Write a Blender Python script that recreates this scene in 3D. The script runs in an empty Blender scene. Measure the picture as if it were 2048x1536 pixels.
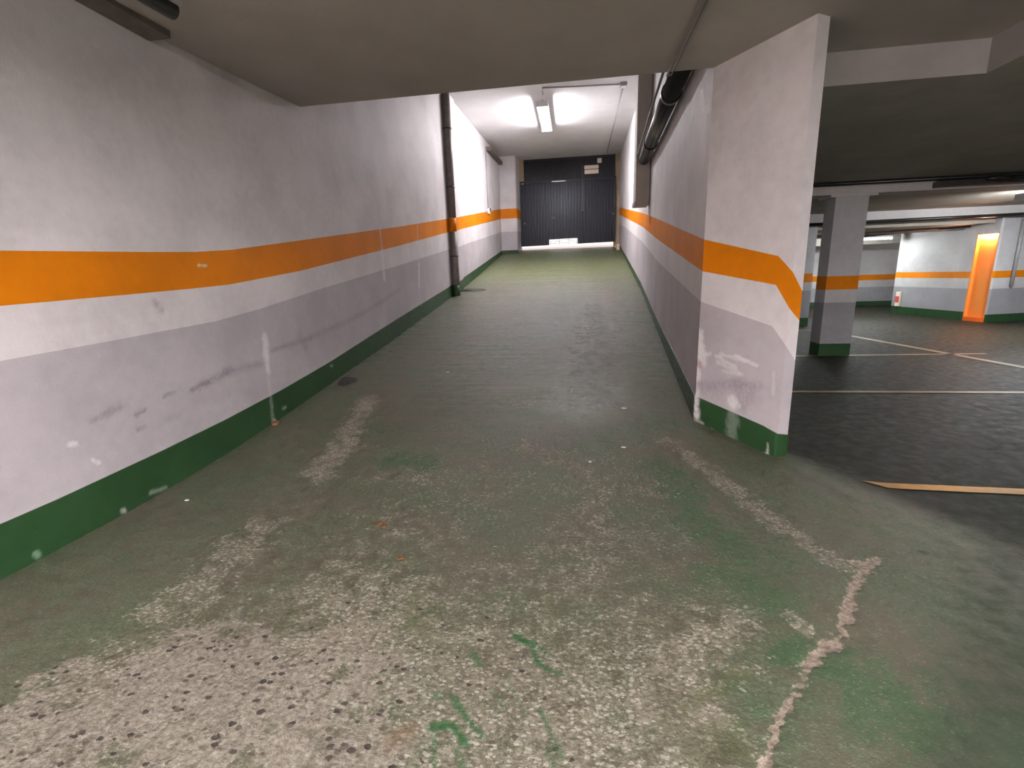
import bpy, bmesh, math, random
import numpy as np
from mathutils import Matrix, Vector
random.seed(7)
rng = np.random.default_rng(7)
S = bpy.context.scene
COL = S.collection

# ---------------------------------------------------------------- camera
F_PX = 946.0
H_CAM = 1.40
def camera():
    down = np.array([136., 4162., F_PX]); down /= np.linalg.norm(down); up = -down
    x = 1150. - 1024.; y = -(up[0]*x + up[2]*F_PX)/up[1]
    Y = np.array([x, y, F_PX]); Y /= np.linalg.norm(Y)
    X = np.cross(Y, up)
    if X[0] < 0: X = -X
    R = np.stack([X, Y, up])
    c = bpy.data.cameras.new('camera'); c.sensor_width = 36; c.lens = F_PX/2048*36
    c.clip_start = 0.05; c.clip_end = 200
    o = bpy.data.objects.new('camera', c); COL.objects.link(o)
    ax, ay, az = R @ [1, 0, 0], R @ [0, -1, 0], R @ [0, 0, -1]
    o.matrix_world = Matrix(((ax[0], ay[0], az[0], 0), (ax[1], ay[1], az[1], 0), (ax[2], ay[2], az[2], H_CAM), (0, 0, 0, 1)))
    S.camera = o
camera()

# ---------------------------------------------------------------- world, exposure
W = bpy.data.worlds.new('daylight'); S.world = W; W.use_nodes = True
bg = W.node_tree.nodes['Background']
bg.inputs[0].default_value = (1.0, 0.95, 0.93, 1); bg.inputs[1].default_value = 0.38
S.view_settings.view_transform = 'Standard'; S.view_settings.look = 'None'
S.view_settings.exposure = 2.0; S.view_settings.gamma = 1.0; S.view_settings.use_curve_mapping = False

# tube radiances of the fluorescent lamps, one of them an added fill
P_RAMP = 58.0        # twin tube on the ramp ceiling
P_BACK = 385.0
P_REAR = 760.0        # tubes on the ceiling behind the camera
P_FAR = 33.0         # tubes deep in the parking hall
P_HALL = 75.0
P_DOOR = 200.0
P_FILL = 3.0         # added fill lamp, unseen, at the right behind the camera

# ---------------------------------------------------------------- helpers
def link(o, parent=None, label=None, cat=None, group=None, kind=None):
    if o.name not in COL.objects: COL.objects.link(o)
    if parent is not None: o.parent = parent
    if label: o['label'] = label
    if cat: o['category'] = cat
    if group: o['group'] = group
    if kind: o['kind'] = kind
    return o

def empty(name, loc, label, cat, group=None):
    o = bpy.data.objects.new(name, None); o.location = loc; o.empty_display_size = .1
    return link(o, None, label, cat, group)

def meshobj(name, verts, faces, mat, parent=None, smooth=False, **kw):
    me = bpy.data.meshes.new(name); me.from_pydata([tuple(v) for v in verts], [], faces)
    if mat is not None:
        for m in (mat if isinstance(mat, (list, tuple)) else [mat]): me.materials.append(m)
    me.validate(); me.update()
    if smooth:
        me.polygons.foreach_set('use_smooth', [True]*len(me.polygons))
    o = bpy.data.objects.new(name, me)
    if parent is not None and parent.type == 'EMPTY':
        me.transform(Matrix.Translation(-Vector(parent.location)))
    return link(o, parent, **kw)

def bmobj(name, bm, mat, parent=None, smooth=False, **kw):
    bmesh.ops.recalc_face_normals(bm, faces=bm.faces)
    me = bpy.data.meshes.new(name); bm.to_mesh(me); bm.free()
    for m in (mat if isinstance(mat, (list, tuple)) else [mat]): me.materials.append(m)
    if smooth:
        for p in me.polygons: p.use_smooth = True
    o = bpy.data.objects.new(name, me)
    if parent is not None and parent.type == 'EMPTY':
        me.transform(Matrix.Translation(-Vector(parent.location)))
    return link(o, parent, **kw)

def add_box(bm, lo, hi, bevel=0.0, rot=None, piv=None):
    r = bmesh.ops.create_cube(bm, size=1.0)
    vs = r['verts']
    for v in vs:
        v.co = Vector([(lo[i]+hi[i])/2 + v.co[i]*(hi[i]-lo[i]) for i in range(3)])
    if bevel > 0:
        es = list({e for v in vs for e in v.link_edges})
        rr = bmesh.ops.bevel(bm, geom=es, offset=bevel, segments=2, affect='EDGES', profile=.6)
        vs = list({v for f in rr['faces'] for v in f.verts} | {v for v in vs if v.is_valid})
    if rot is not None:
        bmesh.ops.rotate(bm, cent=piv or Vector([(lo[i]+hi[i])/2 for i in range(3)]), matrix=rot, verts=[v for v in vs if v.is_valid])
    return vs

def box(name, lo, hi, mat, parent=None, bevel=0.0, rot=None, piv=None, **kw):
    bm = bmesh.new(); add_box(bm, lo, hi, bevel, rot, piv)
    return bmobj(name, bm, mat, parent, **kw)

def add_tube(bm, pts, r, n=12, caps=True):
    pts = [Vector(p) for p in pts]; rings = []
    rs = r if isinstance(r, (list, tuple)) else [r]*len(pts)
    for i, p in enumerate(pts):
        a = pts[max(i-1, 0)]; b = pts[min(i+1, len(pts)-1)]
        t = (b-a).normalized()
        u = t.cross(Vector((0, 0, 1)))
        if u.length < 1e-3: u = t.cross(Vector((1, 0, 0)))
        u.normalize(); v = t.cross(u)
        rings.append([bm.verts.new(p + (u*math.cos(2*math.pi*k/n) + v*math.sin(2*math.pi*k/n))*rs[i]) for k in range(n)])
    for A, B in zip(rings[:-1], rings[1:]):
        for k in range(n):
            f = bm.faces.new((A[k], A[(k+1) % n], B[(k+1) % n], B[k])); f.smooth = True
    if caps:
        bm.faces.new(rings[0][::-1]); bm.faces.new(rings[-1])

def tube(name, pts, r, mat, parent=None, n=12, **kw):
    bm = bmesh.new(); add_tube(bm, pts, r, n)
    return bmobj(name, bm, mat, parent, **kw)

# value noise for painted masks
def _hash(ix, iy, iz):
    h = (ix*374761393 + iy*668265263 + iz*2147483647 + 144665) & 0x7fffffff
    h = ((h ^ (h >> 13))*1274126177) & 0x7fffffff
    return ((h ^ (h >> 16)) & 0xffff)/65535.0
def vnoise(P, s):
    Q = np.asarray(P)*s; I = np.floor(Q).astype(np.int64); Fr = Q-I; Fr = Fr*Fr*(3-2*Fr); out = 0
    for dx in (0, 1):
        for dy in (0, 1):
            for dz in (0, 1):
                w = (Fr[:, 0] if dx else 1-Fr[:, 0])*(Fr[:, 1] if dy else 1-Fr[:, 1])*(Fr[:, 2] if dz else 1-Fr[:, 2])
                out = out + w*_hash(I[:, 0]+dx, I[:, 1]+dy, I[:, 2]+dz)
    return out
def fbm(P, s, o=4):
    P = np.asarray(P); a = .5; t = 0; r = 0
    for k in range(o):
        r = r + a*vnoise(P + 17.3*k, s*2**k); t += a; a *= .55
    return r/t
def sstep(a, b, x):
    t = np.clip((x-a)/(b-a), 0, 1); return t*t*(3-2*t)
def dist_poly(P, pts):
    d = np.full(len(P), 1e9)
    pts = [np.array(p, float) for p in pts]
    for a, b in zip(pts[:-1], pts[1:]):
        ab = b-a; L = max(ab @ ab, 1e-9)
        t = np.clip(((P-a) @ ab)/L, 0, 1)
        d = np.minimum(d, np.linalg.norm(P-(a+t[:, None]*ab), axis=1))
    return d

# ---------------------------------------------------------------- surveyed marks (world metres)
STAIN_L=[
  ([(-2.858,4.049,0.916),(-2.858,4.022,0.737)],0.046,(.72,.70,.71),0.9),
  ([(-2.858,4.036,0.734),(-2.858,4.022,0.608)],0.034,(.72,.70,.71),0.8),
  ([(-2.858,4.020,0.570),(-2.858,3.970,0.094)],0.0264,(.72,.70,.71),0.22),
  ([(-2.858,7.011,2.412),(-2.858,7.038,1.812)],0.0404,(.72,.70,.71),0.35),
  ([(-2.858,7.038,1.812),(-2.858,7.010,1.447)],0.0643,(.72,.70,.71),0.7),
  ([(-2.858,8.793,2.461),(-2.858,8.719,1.662)],0.0394,(.72,.70,.71),0.25),
  ([(-2.858,8.719,1.662),(-2.858,8.629,1.283)],0.0582,(.72,.70,.71),0.55),
  ([(-2.858,8.612,1.211),(-2.858,8.664,0.934)],0.0288,(.72,.70,.71),0.35),
  ([(-2.858,3.114,0.645),(-2.858,3.305,0.668)],0.0182,(.16,.13,.17),0.7),
  ([(-2.858,3.199,0.656),(-2.858,3.538,0.706)],0.0368,(.25,.21,.25),0.55),
  ([(-2.858,3.479,0.705),(-2.858,3.925,0.693)],0.0385,(.25,.21,.25),0.5),
  ([(-2.858,4.132,0.790),(-2.858,4.603,0.807),(-2.858,4.799,0.818)],0.0268,(.25,.21,.25),0.55),
  ([(-2.858,4.799,0.818),(-2.858,5.770,0.923),(-2.858,6.772,1.080),(-2.858,7.641,1.258)],0.0356,(.25,.21,.25),0.4),
  ([(-2.858,4.618,0.873),(-2.858,4.699,0.729)],0.0519,(.25,.21,.25),0.35),
  ([(-2.858,2.357,0.639),(-2.858,2.535,0.672)],0.0200,(.25,.21,.25),0.55),
  ([(-2.858,2.454,0.653),(-2.858,2.543,0.680)],0.0365,(.25,.21,.25),0.3),
  ([(-2.858,2.637,0.596),(-2.858,2.706,0.603)],0.0147,(.16,.13,.17),0.65),
  ([(-2.858,2.625,0.496),(-2.858,2.688,0.493)],0.0126,(.16,.13,.17),0.6),
  ([(-2.858,2.870,0.658),(-2.858,2.966,0.663)],0.0131,(.16,.13,.17),0.5),
  ([(-2.858,2.862,0.496),(-2.858,2.969,0.485)],0.0263,(.25,.21,.25),0.3),
  ([(-2.858,2.947,1.304),(-2.858,2.985,1.261)],0.0304,(.25,.21,.25),0.5),
  ([(-2.858,3.133,0.582),(-2.858,3.379,0.518)],0.0548,(.25,.21,.25),0.18),
  ([(-2.858,2.205,0.546),(-2.858,2.237,0.538)],0.0196,(.72,.70,.71),0.75),
  ([(-2.858,2.307,0.411),(-2.858,2.337,0.379)],0.0161,(.72,.70,.71),0.8),
  ([(-2.858,3.394,1.559),(-2.858,3.471,1.560)],0.0141,(.75,.6,.35),0.9),
  ([(-2.858,2.409,0.024),(-2.858,2.412,0.023)],0.0211,(.45,.45,.42),0.7),
  ([(-2.858,2.616,0.051),(-2.858,2.734,0.033)],0.0173,(.35,.38,.33),0.5),
  ([(-2.858,4.000,0.125),(-2.858,4.025,0.097)],0.0215,(.5,.5,.46),0.8),
  ([(-2.858,4.154,0.200),(-2.858,4.196,0.204)],0.0219,(.3,.42,.3),0.6),
  ([(-2.858,1.907,0.038),(-2.858,1.914,0.028)],0.0195,(.3,.45,.33),0.6),
  ([(-2.858,5.146,0.442),(-2.858,5.191,0.434)],0.0189,(.3,.42,.3),0.6),
  ([(-2.858,1.951,0.915),(-2.858,2.015,0.907)],0.0369,(.25,.21,.25),0.12),
]
STAIN_F=[
  ([(1.032,4.127,0.876),(1.043,4.109,0.742)],0.048,(.72,.70,.71),0.95),
  ([(1.046,4.104,0.743),(1.055,4.089,0.651)],0.052,(.72,.70,.71),0.9),
  ([(1.045,4.106,0.691),(1.097,4.019,0.730)],0.0183,(.72,.70,.71),0.7),
  ([(1.031,4.129,0.587),(1.035,4.122,0.389)],0.042,(.72,.70,.71),0.9),
  ([(1.032,4.127,0.388),(1.043,4.109,0.176)],0.042,(.72,.70,.71),0.95),
  ([(1.038,4.117,0.633),(1.048,4.101,0.614)],0.0276,(.35,.18,.15),0.8),
  ([(1.044,4.107,0.464),(1.056,4.087,0.468)],0.0185,(.3,.12,.18),0.5),
  ([(1.130,3.964,0.720),(1.234,3.791,0.658)],0.0177,(.72,.70,.71),0.6),
  ([(1.150,3.930,0.742),(1.274,3.725,0.720)],0.0175,(.72,.70,.71),0.6),
  ([(1.225,3.806,0.753),(1.331,3.630,0.699)],0.0171,(.72,.70,.71),0.75),
  ([(1.138,3.952,0.673),(1.267,3.737,0.617)],0.0177,(.72,.70,.71),0.5),
  ([(1.169,3.900,0.609),(1.256,3.755,0.606)],0.0175,(.72,.70,.71),0.4),
  ([(1.035,4.121,0.434),(1.161,3.913,0.499),(1.350,3.600,0.555)],0.0415,(.25,.21,.25),0.45),
  ([(1.249,3.767,0.504),(1.310,3.666,0.450)],0.0731,(.25,.21,.25),0.5),
  ([(1.264,3.742,0.431),(1.279,3.716,0.358)],0.0430,(.25,.21,.25),0.4),
  ([(1.055,4.089,0.384),(1.164,3.907,0.409)],0.0643,(.25,.21,.25),0.25),
  ([(1.229,3.799,0.387),(1.237,3.786,0.374)],0.0566,(.72,.70,.71),0.85),
  ([(1.239,3.783,0.277),(1.239,3.784,0.068)],0.0612,(.4,.45,.4),0.33),
  ([(1.407,3.504,0.139),(1.410,3.500,0.047)],0.0126,(.72,.70,.71),0.8),
  ([(1.403,3.511,0.051),(1.408,3.503,0.038)],0.0212,(.72,.70,.71),0.8),
  ([(1.403,3.512,0.674),(1.407,3.505,0.511)],0.0163,(.72,.70,.71),0.35),
  ([(1.042,4.111,0.130),(1.081,4.046,0.115)],0.0235,(.4,.38,.34),0.8),
  ([(1.137,3.952,0.086),(1.149,3.933,0.084)],0.0183,(.72,.70,.71),0.7),
  ([(1.306,3.673,0.056),(1.315,3.657,0.049)],0.0174,(.72,.70,.71),0.7),
]
WORN=[
  ([(-2.176,4.594),(-1.963,3.637),(-1.856,3.019)],0.13,0.62),
  ([(-1.831,2.294),(-1.805,1.869),(-1.790,1.586)],0.18,0.5),
  ([(-1.730,1.066),(-1.475,1.187),(-1.152,1.142),(-0.857,1.248),(-0.974,1.462)],0.3,0.75),
  ([(0.751,3.723),(1.022,2.892)],0.07,0.6),
  ([(1.022,2.892),(1.206,2.282),(1.327,2.166)],0.07,0.55),
  ([(-0.403,3.593),(-0.003,3.265),(0.153,2.781),(0.068,2.026)],0.16,0.45),
  ([(0.359,1.516),(0.164,1.349),(0.589,1.711)],0.16,0.6),
  ([(-0.736,1.647),(-1.011,1.752),(-0.242,1.217),(0.076,1.250)],0.3,0.55),
  ([(-0.555,4.604),(-0.266,4.895)],0.2,0.4),
  ([(0.280,1.189),(0.434,1.337)],0.07,0.75),
  ([(0.879,1.826),(0.907,1.736)],0.03,1.0),
  ([(-0.344,1.878),(-0.003,1.686)],0.25,0.38),
]
TERR=[
  ([(-1.796,0.972),(-1.405,1.116),(-0.922,1.202)],0.25,0.9),
  ([(-0.766,1.080),(-1.121,1.223),(-1.378,1.349)],0.22,0.8),
  ([(-1.108,1.585),(-0.840,1.400)],0.12,0.5),
  ([(-0.482,1.506),(-0.080,1.183)],0.2,0.25),
]
GREEN=[
  ([(-1.384,3.288),(-1.095,3.258)],0.12,0.8),
  ([(0.624,3.217),(0.693,2.527),(0.852,2.211)],0.15,0.75),
  ([(0.673,2.075),(0.876,1.918)],0.15,0.6),
  ([(0.845,1.656),(0.751,1.600)],0.06,1.0),
  ([(1.007,1.453),(1.139,1.339),(1.302,1.293)],0.2,0.75),
  ([(0.869,1.521),(0.961,1.574)],0.07,0.8),
  ([(-0.867,2.721),(-0.425,2.397),(-0.281,2.693)],0.2,0.4),
  ([(0.407,3.809),(0.759,4.243)],0.25,0.4),
  ([(-2.433,1.527),(-2.350,2.254),(-2.317,2.995)],0.1,0.35),
  ([(-0.918,4.100),(-0.593,3.498)],0.25,0.35),
  ([(0.616,1.255),(0.575,1.390)],0.1,0.5),
  ([(-0.973,1.940),(-0.764,2.079)],0.15,0.3),
  ([(1.499,2.584),(1.593,2.150)],0.3,0.3),
]
DRIP=[
  ([(-0.241,1.604),(-0.173,1.566)],0.014,1),
  ([(-0.173,1.566),(-0.142,1.480),(-0.097,1.445),(-0.046,1.432)],0.008,1),
  ([(-0.148,1.569),(-0.112,1.517)],0.005,1),
  ([(-0.392,1.497),(-0.353,1.446)],0.012,0.7),
  ([(-0.420,1.300),(-0.350,1.223),(-0.288,1.168)],0.008,1),
  ([(-0.455,1.187),(-0.394,1.201),(-0.336,1.139)],0.013,1),
  ([(-0.456,1.212),(-0.415,1.063)],0.006,0.7),
  ([(-0.118,1.283),(-0.045,1.135)],0.008,0.7),
  ([(-0.254,1.411),(-0.162,1.256)],0.005,0.5),
  ([(-0.288,1.345),(-0.235,1.280)],0.005,0.5),
  ([(-0.366,1.121),(-0.323,1.070)],0.006,0.8),
  ([(-0.086,1.151),(-0.061,1.097)],0.007,0.7),
  ([(-0.483,1.306),(-0.463,1.296)],0.012,0.6),
]
OLIVE=[
  ([(-0.726,1.711),(-0.604,1.574)],0.04,0.6),
  ([(-0.703,1.812),(-0.597,1.691)],0.03,0.5),
  ([(-0.137,1.863),(-0.089,1.785)],0.02,0.5),
  ([(0.354,1.330),(0.495,1.443),(0.577,1.493)],0.03,0.6),
  ([(0.339,1.194),(0.496,1.241)],0.07,0.5),
]
CRACK=[
  ([(1.420,2.236),(1.307,2.129),(1.176,1.959),(1.108,1.845),(1.026,1.738)],0.022,1),
  ([(1.039,1.728),(0.901,1.626),(0.823,1.559)],0.022,1),
  ([(0.851,1.573),(0.730,1.425),(0.651,1.343),(0.574,1.218),(0.532,1.161)],0.014,0.9),
  ([(1.339,2.189),(1.433,2.249)],0.03,1),
]
RUST=[
  ([(-1.183,2.416),(-1.109,2.402)],0.016,0.8),
  ([(-1.110,2.375),(-1.104,2.403)],0.012,0.9),
  ([(-0.907,2.092),(-0.878,2.070)],0.015,0.9),
  ([(-1.406,2.203),(-1.372,2.223)],0.012,0.4),
  ([(-0.561,1.133),(-0.526,1.170)],0.03,0.5),
]
GRIME_SHADE=[  # grime strokes; the first paints a shading line by the wall end
  ([(1.014,4.031),(1.443,3.372),(1.645,2.869)],0.06,0.5),
  ([(-2.897,2.458),(-2.812,3.941),(-2.737,7.134)],0.05,0.4),
  ([(1.586,1.858),(1.583,1.830)],0.02,0.8),
  ([(1.705,2.341),(1.712,2.335)],0.02,0.8),
  ([(0.331,1.226),(0.442,1.204)],0.08,0.5),
  ([(1.579,2.640),(1.715,2.410),(1.714,2.090)],0.08,0.3),
  ([(-1.316,4.334),(-1.146,5.226),(-1.084,6.754)],0.3,0.35),
]
# ---------------------------------------------------------------- materials
class NT:
    def __init__(s, name):
        s.m = bpy.data.materials.new(name); s.m.use_nodes = True
        s.t = s.m.node_tree; s.b = s.t.nodes['Principled BSDF']
    def n(s, typ, **kw):
        x = s.t.nodes.new(typ)
        for k, v in kw.items(): setattr(x, k, v)
        return x
    def l(s, a, b): s.t.links.new(a, b)
    def val(s, x, sock):
        if isinstance(x, (int, float)): sock.default_value = x
        elif isinstance(x, tuple): sock.default_value = x if len(x) == 4 or sock.type == 'VECTOR' else (*x, 1)
        else: s.l(x, sock)
    def math(s, op, a, b=None, c=None, clamp=False):
        x = s.n('ShaderNodeMath', operation=op, use_clamp=clamp)
        for i, v in enumerate((a, b, c)):
            if v is not None: s.val(v, x.inputs[i])
        return x.outputs[0]
    def mix(s, f, a, b, mode='MIX'):
        x = s.n('ShaderNodeMix', data_type='RGBA', blend_type=mode)
        s.val(f, x.inputs[0]); s.val(a, x.inputs[6]); s.val(b, x.inputs[7]); return x.outputs[2]
    def ramp(s, v, a, b, lo=0., hi=1.):
        x = s.n('ShaderNodeMapRange', interpolation_type='SMOOTHSTEP'); s.val(v, x.inputs[0])
        x.inputs[1].default_value = a; x.inputs[2].default_value = b; x.inputs[3].default_value = lo; x.inputs[4].default_value = hi
        return x.outputs[0]
    def co(s, scale=None, rot=None):
        o = s.n('ShaderNodeTexCoord').outputs['Object']
        if scale is None: return o
        m = s.n('ShaderNodeMapping'); s.l(o, m.inputs[0]); m.inputs['Scale'].default_value = scale
        if rot: m.inputs['Rotation'].default_value = rot
        return m.outputs[0]
    def noise(s, v, sc, det=4, rough=.55, col=False):
        x = s.n('ShaderNodeTexNoise'); s.l(v, x.inputs['Vector']); x.inputs['Scale'].default_value = sc
        x.inputs['Detail'].default_value = det; x.inputs['Roughness'].default_value = rough
        return x.outputs['Color' if col else 'Fac']
    def voro(s, v, sc, rnd=1.0):
        x = s.n('ShaderNodeTexVoronoi'); s.l(v, x.inputs['Vector']); x.inputs['Scale'].default_value = sc
        x.inputs['Randomness'].default_value = rnd
        return x.outputs['Distance'], x.outputs['Color']
    def bump(s, h, strength, dist=.01):
        x = s.n('ShaderNodeBump'); s.l(h, x.inputs['Height']); x.inputs['Strength'].default_value = strength
        x.inputs['Distance'].default_value = dist; s.l(x.outputs[0], s.b.inputs['Normal'])
    def attr(s, name):
        return s.n('ShaderNodeAttribute', attribute_name=name)
    def done(s, col=None, rough=None, metal=None, spec=None):
        if col is not None: s.val(col, s.b.inputs['Base Color'])
        if rough is not None: s.val(rough, s.b.inputs['Roughness'])
        if metal is not None: s.val(metal, s.b.inputs['Metallic'])
        if spec is not None: s.val(spec, s.b.inputs['Specular IOR Level'])
        return s.m

def paint(name, c, rough=.6, var=.10, bs=.18, grain=160., spec=.35):
    t = NT(name); co = t.co()
    n1 = t.noise(co, 1.7, 4); n2 = t.noise(co, grain, 3); n3 = t.noise(co, 14, 4)
    dark = tuple(x*(1-var*1.6) for x in c); lite = tuple(min(1, x*(1+var*.5)) for x in c)
    col = t.mix(t.ramp(t.math('ADD', t.math('MULTIPLY', n1, .7), t.math('MULTIPLY', n3, .3)), .32, .68), dark, lite)
    a = t.attr('stain')
    br = t.ramp(n2, .25, .75, .75, 1.15)
    aa = t.attr('stain_amount')
    col = t.mix(t.math('MULTIPLY', aa.outputs['Fac'], br, clamp=True), col, a.outputs['Color'])
    h = t.math('ADD', t.math('MULTIPLY', n2, .5), t.math('MULTIPLY', t.noise(co, grain*.35, 4), 1.0))
    t.bump(h, bs, .006)
    return t.done(col, t.ramp(n3, .3, .7, rough-.06, rough+.08), spec=spec)

def plain(name, c, rough=.5, metal=0., var=.08, scale=20., bs=.05):
    t = NT(name); co = t.co(); n = t.noise(co, scale, 4)
    col = t.mix(t.ramp(n, .3, .7), tuple(x*(1-var) for x in c), tuple(min(1, x*(1+var)) for x in c))
    t.bump(n, bs, .004)
    return t.done(col, rough, metal)

def glow(name, c, st):
    t = NT(name); t.b.inputs['Base Color'].default_value = (.9, .9, .9, 1)
    t.b.inputs['Emission Color'].default_value = (*c, 1); t.b.inputs['Emission Strength'].default_value = st
    return t.m

C_WHITE = (.69, .65, .665); C_GRAY = (.47, .435, .46); C_ORANGE = (.70, .205, .002); C_GREEN = (.022, .066, .023)
M = dict(
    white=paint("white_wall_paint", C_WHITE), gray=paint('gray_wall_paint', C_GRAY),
    orange=paint('orange_wall_paint', C_ORANGE, rough=.55, bs=.12, spec=.2), green=paint('green_wall_paint', C_GREEN, rough=.42, var=.16, bs=.14),
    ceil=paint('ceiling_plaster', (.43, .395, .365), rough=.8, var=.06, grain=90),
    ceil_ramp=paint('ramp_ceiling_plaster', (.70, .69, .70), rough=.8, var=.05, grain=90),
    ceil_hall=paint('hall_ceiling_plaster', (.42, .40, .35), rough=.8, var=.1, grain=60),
    beam_dimmed=paint('dimmed_step_plaster', (.33, .305, .30), rough=.75, var=.08),  # beam plaster with dimmer light put into its colour for this step
    beam=paint('beam_plaster', (.60, .56, .55), rough=.7, var=.08),
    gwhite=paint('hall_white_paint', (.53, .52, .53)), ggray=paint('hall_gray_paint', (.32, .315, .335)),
    line=paint('yellow_road_paint', (.62, .32, .07), rough=.5, var=.3, grain=40),
    line_worn=paint('worn_yellow_road_paint', (.34, .25, .13), rough=.5, var=.35, grain=30),
    steel=plain('dark_gate_steel', (.016, .018, .028), .34, .3, .15, 8),
    steel_top=plain('dark_gate_frame_steel', (.020, .019, .024), .42, .2, .15, 8),
    black=plain('black_pvc', (.018, .018, .018), .28, 0., .2, 30),
    greypvc=plain('grey_pvc', (.30, .29, .29), .45, 0., .08, 30),
    brownpipe=plain('brown_grey_pipe_paint', (.17, .145, .135), .5, 0., .15, 12),
    conduit_paint=plain('conduit_dull_paint', (.27, .24, .22), .6, 0., .08, 20),
    duct=paint('duct_plaster', (.50, .455, .42), rough=.7, var=.06),
    ledge=plain('dark_ledge_paint', (.16, .13, .115), .7, 0., .15, 12),
    cream=plain('cream_plastic', (.88, .76, .62), .45, 0., .04, 30),
    whiteplastic=plain('white_plastic', (.75, .75, .76), .4, 0., .03, 30),
    metal=plain('zinc_metal', (.55, .55, .56), .3, .9, .08, 40),
    darkmetal=plain('dark_metal', (.06, .055, .05), .45, .4, .2, 30),
    chip=plain('pale_chip', (.46, .44, .41), .7, 0., .1, 60),
    scrap=plain('dark_scrap', (.035, .030, .032), .5, 0., .3, 40),
    rust=plain('rust_brown', (.17, .075, .028), .8, 0., .35, 90),
    jamb=paint('ochre_jamb_plaster', (.45, .34, .23), rough=.8, var=.15),
    pave=paint('pink_pavement', (.62, .50, .46), rough=.8, var=.12),
    kerb=paint('pale_kerb_stone', (.66, .53, .40), rough=.8, var=.12),
    doororange=paint('orange_door_paint', (.85, .285, .05), rough=.5, var=.05),
    doorfoot=paint('red_orange_sill_paint', (.80, .14, .01), rough=.4, var=.08),
    red=plain('red_plastic', (.55, .08, .06), .45), 
    tube_ramp=glow('ramp_tube_glow', (1.0, .97, 1.0), P_RAMP),
    tube_back=glow('near_tube_glow', (1.0, .93, .93), P_BACK),
    tube_far=glow('hall_tube_glow', (.95, 1.0, 1.0), P_FAR),
    tube_hall=glow('edge_tube_glow', (.92, .97, 1.0), P_HALL),
    tube_rear=glow('rear_tube_glow', (1.0, .94, .93), P_REAR),
    tube_fill=glow('fill_tube_glow', (1.0, .95, .93), P_FILL),
    bulb_door=glow('doorway_bulb_glow', (1.0, .62, .42), P_DOOR),
)

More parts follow.
